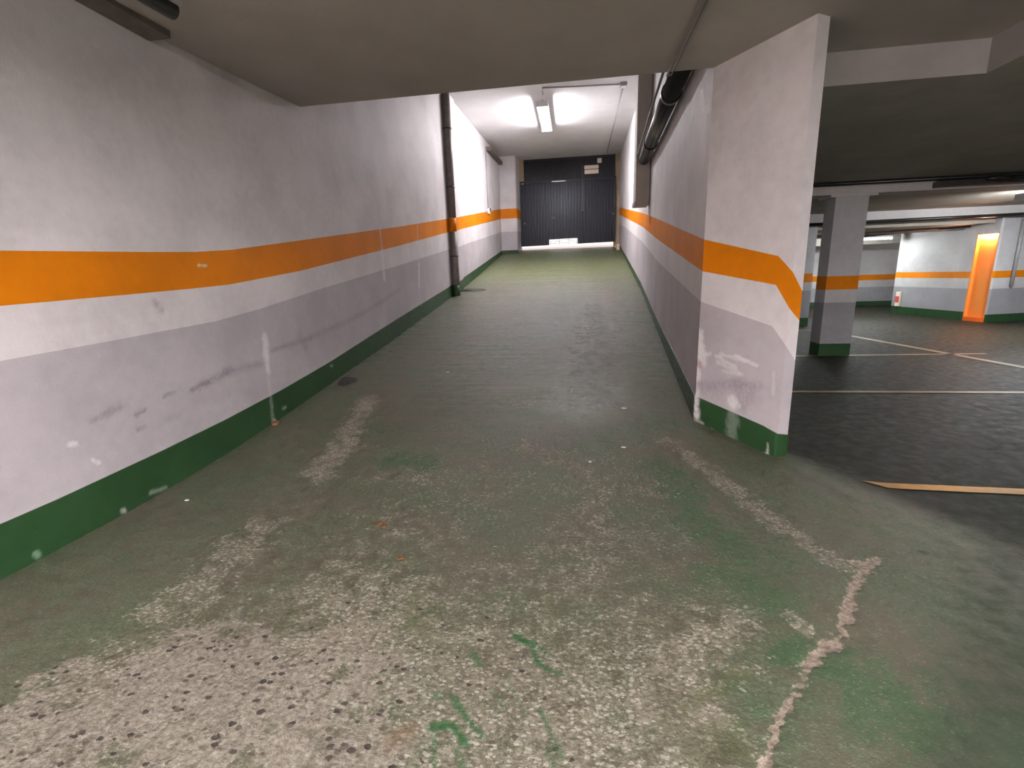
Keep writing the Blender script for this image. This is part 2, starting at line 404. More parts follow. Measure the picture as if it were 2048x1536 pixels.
def floor_material():
    t = NT('worn_green_concrete'); co = t.co()
    m1 = t.attr('mask_a'); m2 = t.attr('mask_b'); m3 = t.attr('mask_c')
    def rgb(a):
        s = t.n('ShaderNodeSeparateColor'); t.l(a.outputs['Color'], s.inputs[0]); return (*s.outputs, a.outputs['Alpha'])
    green, worn, terr, dark = rgb(m1); crack, drip, olive, rust = rgb(m2); ramp, hall, yel, polish = rgb(m3)
    nA = t.noise(co, 2.2, 5); nB = t.noise(co, 11, 6, .6); nC = t.noise(co, 55, 5, .65); nD = t.noise(co, 190, 3)
    st = t.noise(t.co((.28, 5., 1.)), 6.0, 6, .65)          # long marks across the ramp
    st2 = t.noise(t.co((3.2, .45, 1.), (0, 0, .12)), 9.0, 5, .6)  # tyre drag along the ramp
    # base: grey concrete stained green
    conc = t.mix(t.ramp(nB, .3, .7), (.132, .118, .088), (.190, .172, .140))
    gcol = t.mix(t.ramp(nC, .3, .7), (.095, .125, .078), (.160, .180, .125))
    gm = t.ramp(t.math('ADD', t.math('ADD', nA, t.math('MULTIPLY', nB, .6)), t.math('MULTIPLY', nC, .35)), .80, 1.15)
    col = t.mix(gm, conc, gcol)
    # worn, sandy wheel tracks
    wv = t.math('ADD', worn, t.math('MULTIPLY', t.math('SUBTRACT', t.math('ADD', t.math('MULTIPLY', nB, .5), t.math('MULTIPLY', nC, .5)), .5), 1.9))
    wm = t.ramp(wv, .22, .80)
    wm = t.math('MULTIPLY', wm, t.ramp(worn, .02, .2))
    sand = t.mix(t.ramp(nC, .3, .7), (.22, .182, .150), (.42, .365, .32))
    col = t.mix(t.math('MULTIPLY', wm, .85), col, sand)
    # strong green paint left
    gv = t.math('ADD', green, t.math('MULTIPLY', t.math('SUBTRACT', t.math('ADD', t.math('MULTIPLY', nB, .6), t.math('MULTIPLY', nC, .4)), .5), 1.5))
    g2 = t.math('MULTIPLY', t.ramp(gv, .15, .85), t.ramp(green, .02, .2))
    col = t.mix(t.math('MULTIPLY', g2, .85), col, t.mix(nC, (.042, .105, .052), (.095, .17, .085)))
    # white and brown stone chips showing through
    wn = t.noise(co, 70, 3, .6, col=True)
    wm_ = t.n('ShaderNodeVectorMath', operation='MULTIPLY_ADD'); t.l(wn, wm_.inputs[0]); wm_.inputs[1].default_value = (.016, .016, 0); t.l(t.co((.7, 1., 1.), (0, 0, .35)), wm_.inputs[2])
    wco = wm_.outputs[0]
    d1, c1 = t.voro(wco, 78)
    s1 = t.n('ShaderNodeSeparateColor'); t.l(c1, s1.inputs[0])
    chipmask = t.math('MULTIPLY', t.math('LESS_THAN', d1, .47), t.ramp(t.math('SUBTRACT', s1.outputs[0], t.math('MULTIPLY', wm, .34)), .66, .60))
    chipmask = t.math('MULTIPLY', chipmask, t.ramp(t.math('ADD', wm, t.math('MULTIPLY', nB, .45)), .16, .66))
    chipmask = t.math('MULTIPLY', chipmask, t.math('SUBTRACT', 1., t.math('MULTIPLY', hall, .85)))
    chipcol = t.mix(t.ramp(s1.outputs[1], .3, .7), (.30, .265, .23), (.60, .565, .53))
    col = t.mix(t.math('MULTIPLY', chipmask, .72), col, chipcol)
    d3, c3 = t.voro(wco, 125)
    s3 = t.n('ShaderNodeSeparateColor'); t.l(c3, s3.inputs[0])
    spk = t.math('MULTIPLY', t.math('LESS_THAN', d3, .40), t.math('GREATER_THAN', s3.outputs[0], .70))
    col = t.mix(t.math('MULTIPLY', spk, t.math('MULTIPLY', t.ramp(wm, .1, .7, .30, .75), t.math('SUBTRACT', 1., hall))), col, t.mix(s3.outputs[1], (.17, .16, .13), (.55, .52, .49)))
    # terrazzo with dark pebbles
    tv = t.ramp(t.math('ADD', terr, t.math('MULTIPLY', t.math('SUBTRACT', nB, .5), .9)), .25, .8)
    col = t.mix(t.math('MULTIPLY', tv, .62), col, t.mix(t.ramp(nC, .3, .7), (.20, .165, .15), (.46, .41, .385)))
    d2, c2 = t.voro(wco, 44)
    s2 = t.n('ShaderNodeSeparateColor'); t.l(c2, s2.inputs[0])
    peb = t.math('MULTIPLY', t.ramp(t.math('ADD', d2, t.math('MULTIPLY', s2.outputs[1], .22)), .50, .40), t.math('LESS_THAN', s2.outputs[0], t.math('MULTIPLY', terr, .50)))
    col = t.mix(t.math('MULTIPLY', peb, .9), col, t.mix(s2.outputs[2], (.045, .035, .034), (.15, .12, .105)))
    # tyre drag and long dark marks
    col = t.mix(t.math('MULTIPLY', t.ramp(st2, .54, .70), .45), col, (.10, .095, .078))
    dm = t.math('MULTIPLY', t.ramp(st, .52, .70), ramp)
    col = t.mix(t.math('MULTIPLY', dm, .72), col, (.055, .050, .042))
    lm = t.math('MULTIPLY', t.ramp(st, .44, .30), ramp)
    col = t.mix(t.math('MULTIPLY', lm, .5), col, (.30, .285, .25))
    # dirt, and the painted shading line at the wall end
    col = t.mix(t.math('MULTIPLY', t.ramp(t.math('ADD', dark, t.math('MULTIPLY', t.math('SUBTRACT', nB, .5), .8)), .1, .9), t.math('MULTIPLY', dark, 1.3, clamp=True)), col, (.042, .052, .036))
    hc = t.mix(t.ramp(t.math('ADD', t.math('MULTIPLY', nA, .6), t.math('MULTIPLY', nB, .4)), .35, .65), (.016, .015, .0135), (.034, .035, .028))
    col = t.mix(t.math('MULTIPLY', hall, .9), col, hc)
    col = t.mix(t.math('MULTIPLY', yel, t.ramp(nB, .25, .7, .35, .85)), col, (.16, .185, .085))
    col = t.mix(t.math('MULTIPLY', olive, t.ramp(nC, .35, .6)), col, (.11, .125, .04))
    col = t.mix(t.math('MULTIPLY', rust, t.ramp(nC, .3, .55)), col, (.21, .10, .045))
    col = t.mix(t.math('MULTIPLY', drip, t.ramp(nC, .25, .5)), col, (.045, .15, .055))
    cm = t.ramp(t.math('ADD', crack, t.math('MULTIPLY', t.math('SUBTRACT', nC, .5), 1.2)), .3, .6)
    col = t.mix(t.math('MULTIPLY', cm, t.ramp(crack, .03, .15)), col, t.mix(t.ramp(nC, .35, .65), (.26, .19, .165), (.50, .41, .37)))
    col = t.mix(1.0, col, t.mix(ramp, (.63, .65, .585), (.90, .90, .86)), 'MULTIPLY')
    h = t.math('ADD', t.math('MULTIPLY', nC, .8), t.math('MULTIPLY', nD, .35))
    h = t.math('ADD', h, t.math('MULTIPLY', chipmask, .25))
    h = t.math('ADD', h, t.math('MULTIPLY', t.math('MULTIPLY', st, ramp), 4.5))
    h = t.math('SUBTRACT', h, t.math('MULTIPLY', cm, .4))
    h = t.math('ADD', h, t.math('MULTIPLY', t.math('MULTIPLY', wm, nB), .5))
    t.bump(h, .55, .010)
    r = t.math('ADD', t.ramp(nB, .3, .7, .36, .56), t.math('MULTIPLY', wm, .22))
    r = t.math('ADD', r, t.math('MULTIPLY', hall, .10)); r = t.math('SUBTRACT', r, t.math('MULTIPLY', polish, .26))
    r = t.math('ADD', r, t.math('MULTIPLY', dm, .15))
    return t.done(col, r, spec=t.math('SUBTRACT', t.math('ADD', .30, t.math('MULTIPLY', polish, .45)), t.math('MULTIPLY', hall, .22)))
M['floor'] = floor_material()

# ---------------------------------------------------------------- floor
CY = [-9, 1.9, 2.4, 2.75, 3.37, 4.05, 5.1, 7.46, 11.18, 14.5, 18.6, 20.0, 21]
CZ = [0, 0, .002, .012, .05, .115, .235, .52, 1.01, 1.52, 2.20, 2.44, 2.48]
_fy = np.linspace(-9, 21, 3001); _fz = np.interp(_fy, CY, CZ)
_k = np.exp(-np.linspace(-2, 2, 61)**2); _k /= _k.sum()
_fz = np.convolve(np.pad(_fz, 30, 'edge'), _k, 'valid')
def zf(y): return np.interp(y, _fy, _fz)
RW = [(1.03, 4.13), (1.28, 7.9), (1.48, 11.2), (1.66, 16.8), (1.76, 20.6)]
def xw(y): return np.interp(y, [3.45, 4.13] + [p[1] for p in RW[1:]], [1.44, 1.03] + [p[0] for p in RW[1:]])

def floor_z(x, y):
    w = np.interp(y, [2.2, 3.45, 4.2], [1.1, .5, .06])
    b = 1 - sstep(0, 1, (x - xw(y) - .01)/w)
    return zf(y)*b

def build_floor():
    def seq(*segs):
        out = []
        for a, b, d in segs: out += list(np.arange(a, b-1e-6, d))
        return np.array(out)
    xs = seq((-3.0, -1.9, .03), (-1.9, 1.1, .011), (1.1, 1.95, .014), (1.95, 4.2, .05), (4.2, 14.1, .3))
    ys = seq((-9, .8, .7), (.8, 2.7, .010), (2.7, 5.2, .02), (5.2, 13, .03), (13, 20.6, .08), (20.6, 20.8, .1))
    X, Y = np.meshgrid(xs, ys); x = X.ravel(); y = Y.ravel(); N = len(x)
    P2 = np.stack([x, y], 1); P3 = np.stack([x, y, 0*x], 1)
    onramp = 1 - sstep(0, .3, x - xw(y)-.02)
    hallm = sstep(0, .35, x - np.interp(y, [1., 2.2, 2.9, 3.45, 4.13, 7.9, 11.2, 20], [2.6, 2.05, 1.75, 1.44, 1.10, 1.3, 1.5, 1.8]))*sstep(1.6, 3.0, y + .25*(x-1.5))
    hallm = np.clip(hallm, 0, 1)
    jit = fbm(P3, 14, 3)-.5; jit2 = fbm(P3, 45, 3)-.5
    def layer(lst, j1=2.2, j2=1.0, soft=.95):
        a = np.zeros(N)
        for pts, r, s in lst:
            lo = np.min(pts, 0)-3*r; hi = np.max(pts, 0)+3*r
            k = np.where((x > lo[0]) & (x < hi[0]) & (y > lo[1]) & (y < hi[1]))[0]
            if len(k) == 0: continue
            d = dist_poly(P2[k], pts) + r*(j1*jit[k] + j2*jit2[k])
            a[k] = np.maximum(a[k], s*(1-sstep(r*(1-soft), r*(1+soft), d)))
        return a
    worn = layer(WORN); terr = layer(TERR); green = layer(GREEN)
    # wheel tracks running down the ramp and a general wear in the foreground
    for xc, wd, s in ((-1.75, .32, .20), (-.05, .38, .22)):
        worn = np.maximum(worn, s*np.exp(-((x-xc)/wd)**2)*sstep(9, 4, y))
    worn = np.maximum(worn, .40*sstep(2.3, 1.4, y)*sstep(-2.2, -1.7, x)*sstep(.9, .2, x))
    worn = np.maximum(worn, .50*sstep(2.6, 1.3, y)*sstep(-1.2, -.6, x)*sstep(.75, .3, x))
    worn = np.maximum(worn, .30*sstep(5.5, 3.0, y)*sstep(-2.0, -1.2, x)*sstep(1.0, .5, x)*(.5+fbm(P3, 3.0, 3)))
    crack = layer(CRACK, 1.9, 2.6, .9)*np.clip(.25+1.4*fbm(P3, 5, 3), 0, 1); drip = layer(DRIP, .5, .9, .5); olive = layer(OLIVE); rust = layer(RUST, .6, .9)
    dark = layer(GRIME_SHADE, 1.2, .6)
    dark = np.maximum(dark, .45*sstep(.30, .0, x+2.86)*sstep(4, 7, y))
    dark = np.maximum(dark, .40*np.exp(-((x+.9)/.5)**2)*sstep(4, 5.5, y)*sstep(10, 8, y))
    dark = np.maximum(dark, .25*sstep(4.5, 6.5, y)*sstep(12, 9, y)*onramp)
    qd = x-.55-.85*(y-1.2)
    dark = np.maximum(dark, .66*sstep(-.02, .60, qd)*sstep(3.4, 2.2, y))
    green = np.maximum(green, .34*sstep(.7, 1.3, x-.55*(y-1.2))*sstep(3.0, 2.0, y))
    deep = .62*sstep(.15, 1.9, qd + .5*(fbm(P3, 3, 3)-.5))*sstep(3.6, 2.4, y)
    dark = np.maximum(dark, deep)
    rampm = onramp*sstep(3.4, 6.6, y + .8*(fbm(P3, 1.2, 3)-.5))*sstep(18, 13, y)
    yel = onramp*sstep(11.0, 14.5, y)
    polish = layer([([(.12, 4.6), (.28, 6.5), (.42, 9.5)], .42, 1.0)], 1.0, .4, .8)*(.6+.4*fbm(P3, 2, 3))
    polish = np.maximum(polish, .35*rampm)
    ridge = (fbm(np.stack([x*.40, y*9, 0*x], 1), 1.0, 4)-.5)
    z = floor_z(x, y) + .034*ridge*rampm + .006*(fbm(P3, 5, 4)-.5)*(1-.6*hallm)
    near = sstep(5.5, 3.0, y)*(1-hallm)
    z += near*.005*(fbm(P3, 28, 3)-.5)
    z -= .007*crack
    z = z - .02*sstep(20.2, 20.5, y)
    nx, ny = len(xs), len(ys)
    idx = (np.arange(ny-1)[:, None]*nx + np.arange(nx-1)[None, :]).ravel()
    Fq = np.stack([idx, idx+1, idx+nx+1, idx+nx], 1).astype(np.int32)
    me = bpy.data.meshes.new('floor')
    me.vertices.add(N); me.vertices.foreach_set('co', np.stack([x, y, z], 1).astype(np.float32).ravel())
    nf = len(Fq); me.loops.add(nf*4); me.loops.foreach_set('vertex_index', Fq.ravel())
    me.polygons.add(nf); me.polygons.foreach_set('loop_start', np.arange(0, nf*4, 4, dtype=np.int32))
    me.polygons.foreach_set('use_smooth', np.ones(nf, bool))
    me.update(calc_edges=True)
    for nm, ch in (('mask_a', (green, worn, terr, dark)), ('mask_b', (crack, drip, olive, rust)), ('mask_c', (rampm, hallm, yel, polish))):
        a = me.attributes.new(nm, 'FLOAT_COLOR', 'POINT')
        a.data.foreach_set('color', np.clip(np.stack(ch, 1), 0, 1).astype(np.float32).ravel())
    me.materials.append(M['floor'])
    return link(bpy.data.objects.new('floor', me), kind='structure', label='worn green concrete garage floor rising as a ramp to the gate')
floor = build_floor()

# ---------------------------------------------------------------- banded walls
def stain_attr(me, P, stains):
    N = len(P); col = np.zeros((N, 3)); al = np.zeros(N)
    j = fbm(P, 60, 3)-.5; j2 = fbm(P, 22, 3)-.5; br = fbm(P*np.array([1, 1, 2.5]), 90, 2)
    for pts, r, c, a in stains or []:
        pts = np.array(pts); lo = pts.min(0)-2.5*r; hi = pts.max(0)+2.5*r
        k = np.where(np.all((P > lo) & (P < hi), 1))[0]
        if not len(k): continue
        d = dist_poly(P[k], pts) + r*(.9*j[k] + .7*j2[k])
        if sum(c) < 1: s = a*(1-sstep(.05*r, 1.7*r, d))*np.clip(-.35+2.5*br[k], 0, 1.25)
        else: s = a*(1-sstep(.35*r, 1.35*r, d))*np.clip(.2+1.6*br[k], 0, 1.1)
        s = np.clip(s, 0, 1)
        na = s + al[k]*(1-s); w = np.where(na > 1e-5, s/np.maximum(na, 1e-5), 0)
        col[k] = col[k]*(1-w[:, None]) + np.array(c)*w[:, None]; al[k] = na
    a_ = me.attributes.new('stain', 'FLOAT_COLOR', 'POINT')
    a_.data.foreach_set('color', np.concatenate([col, al[:, None]], 1).astype(np.float32).ravel())
    a_ = me.attributes.new('stain_amount', 'FLOAT', 'POINT'); a_.data.foreach_set('value', al.astype(np.float32))

def strips(name, pts, bands, mat, parent=None, stains=None, off=0.0, nrm=None, capz=False, **kw):
    V = []; F = []
    pts = np.asarray(pts, float); n = len(pts)
    q = pts + (nrm*off if nrm is not None else 0)
    for lo, hi, nz in bands:
        b = len(V)
        for k in range(nz+1):
            t = k/nz; z = np.asarray(lo)*(1-t)+np.asarray(hi)*t
            V += [(q[i, 0], q[i, 1], z[i]) for i in range(n)]
        if capz:
            V += [(pts[i, 0]-.0*off, pts[i, 1], hi[i]+off*.4) for i in range(n)]
        for k in range(nz + (1 if capz else 0)):
            for i in range(n-1):
                a = b+k*n+i; F.append((a, a+1, a+n+1, a+n))
    o = meshobj(name, V, F, mat, parent, **kw)
    if stains:
        stain_attr(o.data, np.array(V), stains)
    return o

def normals(pts, side):
    pts = np.asarray(pts, float); d = np.gradient(pts, axis=0); d /= np.linalg.norm(d, axis=1)[:, None]+1e-9
    return np.stack([d[:, 1], -d[:, 0]], 1)*side

def resample(path, keys, ds):
    """path of (x,y) corners; keys: dict name -> values per corner; ds per segment"""
    P = []; out = {k: [] for k in keys}
    for i in range(len(path)-1):
        a, b = np.array(path[i]), np.array(path[i+1]); L = np.linalg.norm(b-a); n = max(1, int(round(L/ds[i])))
        for t in np.arange(n)/n:
            P.append(a+(b-a)*t)
            for k in keys: out[k].append(keys[k][i]*(1-t)+keys[k][i+1]*t)
    P.append(np.array(path[-1]))
    for k in keys: out[k].append(keys[k][-1])
    return np.array(P), {k: np.array(v) for k, v in out.items()}

def banded(wall, base, pts, H, side, nz, stains=None, wm='white', gm='gray', label=None, parent=None, wkind='structure', blabel=None):
    """white wall with grey dado, orange stripe and green skirting painted to the heights H"""
    g, y0, b0, b1, top, fl = (H[k] for k in ('green', 'gray', 'bb', 'bt', 'top', 'base'))
    nr = normals(pts, side)
    w = strips(wall, pts, [(y0, b0, nz[1]), (b1, top, nz[3])], M[wm], parent, stains, kind=wkind, label=label)
    strips('gray_band', pts, [(g, y0, nz[0])], M[gm], parent if parent else w, stains)
    strips('orange_stripe', pts, [(b0, b1, nz[2])], M['orange'], parent if parent else w, stains)
    if parent:
        strips('green_base', pts, [(fl-.05, g, nz[4])], M['green'], parent, stains)
    else:
        strips(base, pts, [(fl-.06, g, nz[4])], M['green'], None, stains, off=.006, nrm=nr, capz=True, kind='structure', label=blabel)
    return w

# left wall -------------------------------------------------------
XL = -2.858
def left_wall():
    ys = np.concatenate([np.arange(-9, 1.7, .5), np.arange(1.7, 5.2, .0115), np.arange(5.2, 9.2, .03), np.arange(9.2, 11.2, .2)])
    ys = np.append(ys, 11.24)
    P = [(XL, y) for y in ys] + [(XL+.07, 11.26), (XL+.07, 11.5), (XL+.07, 11.95), (XL+.03, 11.97), (XL+.03, 12.6), (XL+.03, 14), (XL+.03, 16), (XL+.03, 18), (XL+.03, 19.0)]
    # pier beside the gate
    P += [(-2.6, 19.02), (-2.24, 19.02), (-2.2, 19.08), (-2.17, 20.3)]
    P = np.array(P); y = P[:, 1]
    H = dict(
        green=np.interp(y, [1.8, 2.08, 2.74, 3.385, 4.2, 5.16, 7.5, 10.86, 19.3], [.270, .270, .290, .322, .385, .488, .800, 1.221, 2.44]),
        gray=np.interp(y, [1.99, 2.51, 3.46, 4.04, 5.24, 7.73, 11.06, 19.5], [1.069, 1.087, 1.125, 1.185, 1.345, 1.643, 2.064, 3.158]),
        bb=np.interp(y, [2.05, 2.68, 3.3, 3.7, 4.77, 7.8, 11.4, 19.3], [1.338, 1.362, 1.388, 1.410, 1.527, 1.957, 2.489, 3.62]),
        bt=np.interp(y, [2.1, 2.98, 3.4, 3.8, 4.84, 7.88, 11.46, 19.3], [1.608, 1.640, 1.66, 1.695, 1.839, 2.262, 2.788, 3.98]),
        top=np.where(y < 5.25, 3.35, 6.3), base=zf(y))
    banded('wall_left', 'baseboard_left', P, H, 1, (52, 18, 16, 10, 18), STAIN_L,
           label='long left wall, white over an orange stripe and scuffed grey dado', blabel='dark green painted skirting along the left wall')
left_wall()

# right wall of the ramp, with its angled end face ---------------------------
def right_wall():
    C = np.array(RW[0]); E = np.array((1.44, 3.45)); d = (E-C)/np.linalg.norm(E-C); nb = np.array([.856, .516])
    K = C+(E-C)*.85
    E2 = E+nb*.11
    G = 6.3
    path = [E2 + np.array([-.2, .33])*1.0, E2, E, K, C, RW[1], RW[2], RW[3], RW[4]]
    z0 = [0, .02, float(floor_z(E[0], E[1])), .07, float(zf(4.13)), float(zf(7.9)), float(zf(11.2)), float(zf(16.8)), float(zf(20.6))]
    keys = dict(
        base=z0,
        green=[.20, .21, .235, .262, .340, .725, 1.16, 2.02, 2.62],
        gray=[.70, .76, .873, 1.000, 1.147, 1.565, 2.06, 2.87, 3.35],
        bb=[1.00, 1.04, 1.127, 1.285, 1.392, 1.885, 2.375, 3.17, 3.72],
        bt=[1.22, 1.24, 1.366, 1.478, 1.640, 2.185, 2.66, 3.44, 4.00],
        top=[2.95, 2.95, 2.95, 2.95, 2.95, G, G, G, G])
    P, H = resample(path, keys, [.1, .05, .0115, .0115, .08, .15, .3, .5])
    H['top'] = np.where(P[:, 1] > 4.3, G, 2.95)
    banded('wall_right', 'baseboard_right', P, H, -1, (60, 16, 16, 10, 14), STAIN_F,
           label='right ramp wall with chipped angled end face', blabel='green painted skirting of the right ramp wall')
    # hall side of the same wall
    back = [(p[0]+.13, p[1]) for p in ((1.34, 3.72), (1.13, 4.2), RW[1], RW[2], RW[3], RW[4])]
    P, H = resample(back, dict(z=[3.0]*6), [.5]*5)
    strips('wall_right', P, [(H['z']*0-.1, H['z'], 4)], M['gwhite'], kind='structure', label='hall side of the right ramp wall')
    # column filling the bend
right_wall()

def simple_wall(name, pts, z0, z1, mat, label):
    P, H = resample(pts, dict(z=[0]*len(pts)), [1.0]*(len(pts)-1))
    return strips(name, P, [(H['z']+z0, H['z']+z1, 2)], M[mat], kind='structure', label=label)

# hall walls far right --------------------------------------------------
def hall_walls():
    # long far wall
    path = [(1.80, 18.4), (6.0, 18.4), (11.6, 18.4)]
    keys = dict(base=[0]*3, green=[.15]*3, gray=[.64]*3, bb=[.877]*3, bt=[1.063]*3, top=[2.9]*3)
    P, H = resample(path, keys, [.5]*2)
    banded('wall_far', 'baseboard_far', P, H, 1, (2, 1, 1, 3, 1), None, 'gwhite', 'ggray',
           label='far hall wall with orange stripe behind the pillar', blabel='green skirting of the far hall wall')
    # rounded block with the orange doorway
    path = [(11.6, 16.6), (10.0, 16.2), (9.5, 15.85), (9.25, 15.45), (9.17, 15.05), (9.22, 14.4), (9.30, 13.7), (9.37, 13.02), (9.385, 12.95)]
    n = len(path)
    keys = dict(base=[0]*n, green=[.21]*n, gray=[.765]*n, bb=[1.01]*n, bt=[1.165]*n, top=[2.9]*n)
    P, H = resample(path, keys, [.5, .1, .1, .1, .1, .2, .2, .1])
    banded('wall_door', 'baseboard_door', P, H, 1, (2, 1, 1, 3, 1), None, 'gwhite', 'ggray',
           label='rounded hall wall left of the orange doorway', blabel='green skirting left of the orange doorway')
    path = [(9.475, 12.45), (9.52, 12.44), (10.6, 12.72), (14.0, 13.4)]
    n = 4
    keys = dict(base=[0]*n, green=[.18]*n, gray=[.77]*n, bb=[1.015]*n, bt=[1.17]*n, top=[2.9]*n)
    P, H = resample(path, keys, [.1, .3, .5])
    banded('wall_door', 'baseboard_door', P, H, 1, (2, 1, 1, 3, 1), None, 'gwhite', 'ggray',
           label='hall wall right of the orange doorway', blabel='green skirting right of the orange doorway')
    # lintel over the doorway
    strips('trim_1', np.array([(9.385, 12.95), (9.475, 12.45)]), [(np.array([2.02]*2), np.array([2.9]*2), 1)], M['gwhite'], kind='structure', label='wall over the orange doorway')
    simple_wall('wall_side', [(14.0, 13.4), (14.0, -9)], -.1, 3.4, 'gwhite', 'side wall of the hall outside the view')
    simple_wall('wall_back', [(14.0, -9), (XL, -9)], -.1, 3.4, 'gwhite', 'wall behind the camera')
hall_walls()

def doorway():
    a = Vector((9.385, 12.95, 0)); b = Vector((9.475, 12.45, 0)); u = (b-a).normalized(); w = Vector((-u.y, u.x, 0))
    if w.x < 0: w = -w
    e = empty('doorway', a.lerp(b, .5), 'bright orange doorway with lit orange niche in the far hall wall', 'doorway')
    dep = .08
    def quadbox(name, p0, p1, thick, z0, z1, mat):
        # slab from p0 to p1 (plan), thickened along w
        vs = [p0, p1, p1+thick, p0+thick]
        V = [(v.x, v.y, z0) for v in vs]+[(v.x, v.y, z1) for v in vs]
        return meshobj(name, V, [(0, 1, 2, 3), (7, 6, 5, 4), (0, 4, 5, 1), (1, 5, 6, 2), (2, 6, 7, 3), (3, 7, 4, 0)], M[mat], e)
    quadbox('door_leaf', a+w*dep, b+w*dep, w*.04, .10, 2.0, 'doororange')
    quadbox('side_lining', a, a+u*.025, w*dep, .10, 2.0, 'doororange')
    quadbox('side_lining', b-u*.02, b, w*dep, .10, 2.0, 'doororange')
    quadbox('head_lining', a, b, w*(dep+.04), 2.0, 2.02, 'doororange')
    quadbox('sill', a, b, w*(dep+.04), 0.0, .10, 'doorfoot')
    m = a.lerp(b, .5)+w*.04
    bm = bmesh.new(); add_tube(bm, [m+Vector((0, 0, 1.975))-u*.2, m+Vector((0, 0, 1.975))+u*.2], .008, 10)
    bmobj('lamp_tube', bm, M['bulb_door'], e)
doorway()

# ---------------------------------------------------------------- ceilings and beams
def edge_y(x): return 5.17+(4.13-5.17)*(x-XL)/(1.03-XL) if x < 1.03 else 4.13-.045*(x-1.03)
def ceilings():
    xs = list(np.linspace(XL-.15, 1.03, 14))+[1.3, 1.6, 2.0, 2.4, 2.82]
    V = []; F = []; T = np.array([-9, -4, 0, 2, 2.8, 3.5, 4.35])
    def ez(x): return 3.21+(2.87-3.21)*(x-XL)/(1.03-XL) if x < 1.03 else 2.87
    def bz(x): return 3.06+(2.87-3.06)*(x-XL)/(1.03-XL) if x < 1.03 else 2.87
    ts = list(np.linspace(-9, 2.0, 8))+list(np.linspace(2.6, 1e3, 1))[:0]
    nrow = 9
    for x in xs:
        ye = edge_y(x)
        rows = list(np.linspace(-9, 2.4, 6))+[2.4+(ye-2.4)*k/5 for k in range(1, 6)]
        for y in rows:
            t = max(0, (y-2.4)/(ye-2.4))**1.5
            V.append((x, y, bz(x)*(1-t)+ez(x)*t))
        V.append((x, ye+.02, 6.4))
    m = 12
    for i in range(len(xs)-1):
        for k in range(m-1):
            a = i*m+k; F.append((a, a+1, a+m+1, a+m))
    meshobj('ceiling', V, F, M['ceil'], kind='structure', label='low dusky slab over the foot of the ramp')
    # ceiling over the ramp, climbing with it
    V = [(x, y, 5.45+.05*(y-12)) for y in (4.0, 8, 12, 16, 20.4) for x in (XL-.2, -.5, 2.1)]
    F = [(r*3+c, r*3+c+1, r*3+c+4, r*3+c+3) for r in range(4) for c in range(2)]
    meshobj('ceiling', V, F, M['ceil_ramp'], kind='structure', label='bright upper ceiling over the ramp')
    # lower hall ceiling, the step down to it, and the hall beyond the beam
    wx = lambda y: float(xw(y))+.07
    V = [(wx(4.1)-.02, 4.05, 2.655), (2.8, 4.04, 2.655), (14.1, 4.04, 2.655), (2.8, -9, 2.655), (14.1, -9, 2.655), (wx(8.2), 8.2, 2.60), (14.1, 8.2, 2.60)]
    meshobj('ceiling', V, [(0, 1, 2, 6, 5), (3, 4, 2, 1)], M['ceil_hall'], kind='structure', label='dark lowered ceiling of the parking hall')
    V = [(wx(8.2), 8.2, 2.6), (14.1, 8.2, 2.6), (14.1, 12.6, 2.58), (wx(12.6), 12.6, 2.58), (wx(12.6), 12.6, 2.24), (14.1, 12.6, 2.24), (14.1, 19, 2.24), (wx(19), 19, 2.24)]
    meshobj('ceiling', V, [(0, 1, 2, 3), (3, 2, 5, 4), (4, 5, 6, 7)], M['ceil_hall'], kind='structure', label='hall ceiling beyond the cross beam')
    V = [(1.25, 4.05, 2.655), (2.8, 4.03, 2.655), (2.80, -9, 2.655), (1.25, 4.05, 2.90), (2.8, 4.03, 2.90), (2.80, -9, 2.90),
         (1.25, 4.30, 2.655), (3.1, 4.30, 2.655), (3.1, -9, 2.655), (1.25, 4.3, 2.9), (3.1, 4.3, 2.9), (3.1, -9, 2.9)]
    meshobj('trim_2', V, [(0, 1, 4, 3), (1, 2, 5, 4)], M['beam_dimmed'], kind='structure', label='pale downstand step between the two ceilings')
    # cross beam carried by the pillar
    bm = bmesh.new(); add_box(bm, (1.37, 8.08, 2.435), (14.0, 8.46, 2.66), .008)
    bmobj('trim_3', bm, M['beam'], kind='structure', label='cross beam resting on the banded pillar')
    bm = bmesh.new(); add_box(bm, (1.60, 12.35, 2.385), (14.0, 12.62, 2.62), .01)
    bmobj('trim_4', bm, M['beam'], kind='structure', label='second cross beam deep in the hall')
    bm = bmesh.new(); add_box(bm, (1.74, 16.6, 2.02), (11.0, 16.9, 2.3), .01)
    bmobj('trim_5', bm, M['ceil_hall'], kind='structure', label='third cross beam deep in the hall')
    # roof slab and wall over the gate, closing the shell
    box('ceiling', (XL-.6, -9.4, 6.4), (14.6, 20.4, 6.6), M['ceil'], kind='structure', label='roof slab above the ceilings')
    box('wall_left', (XL-.4, -9.2, -.4), (XL-.06, 20.45, 6.5), M['ceil'], kind='structure', label='solid body of the left wall')
    box('ceiling', (2.3, -9.2, 3.2), (14.3, 20.4, 3.4), M['ceil'], kind='structure', label='slab above the hall ceiling')
    box('wall_right', (1.95, 4.3, 2.9), (2.15, 20.45, 6.5), M['ceil'], kind='structure', label='upper body of the right ramp wall')
ceilings()

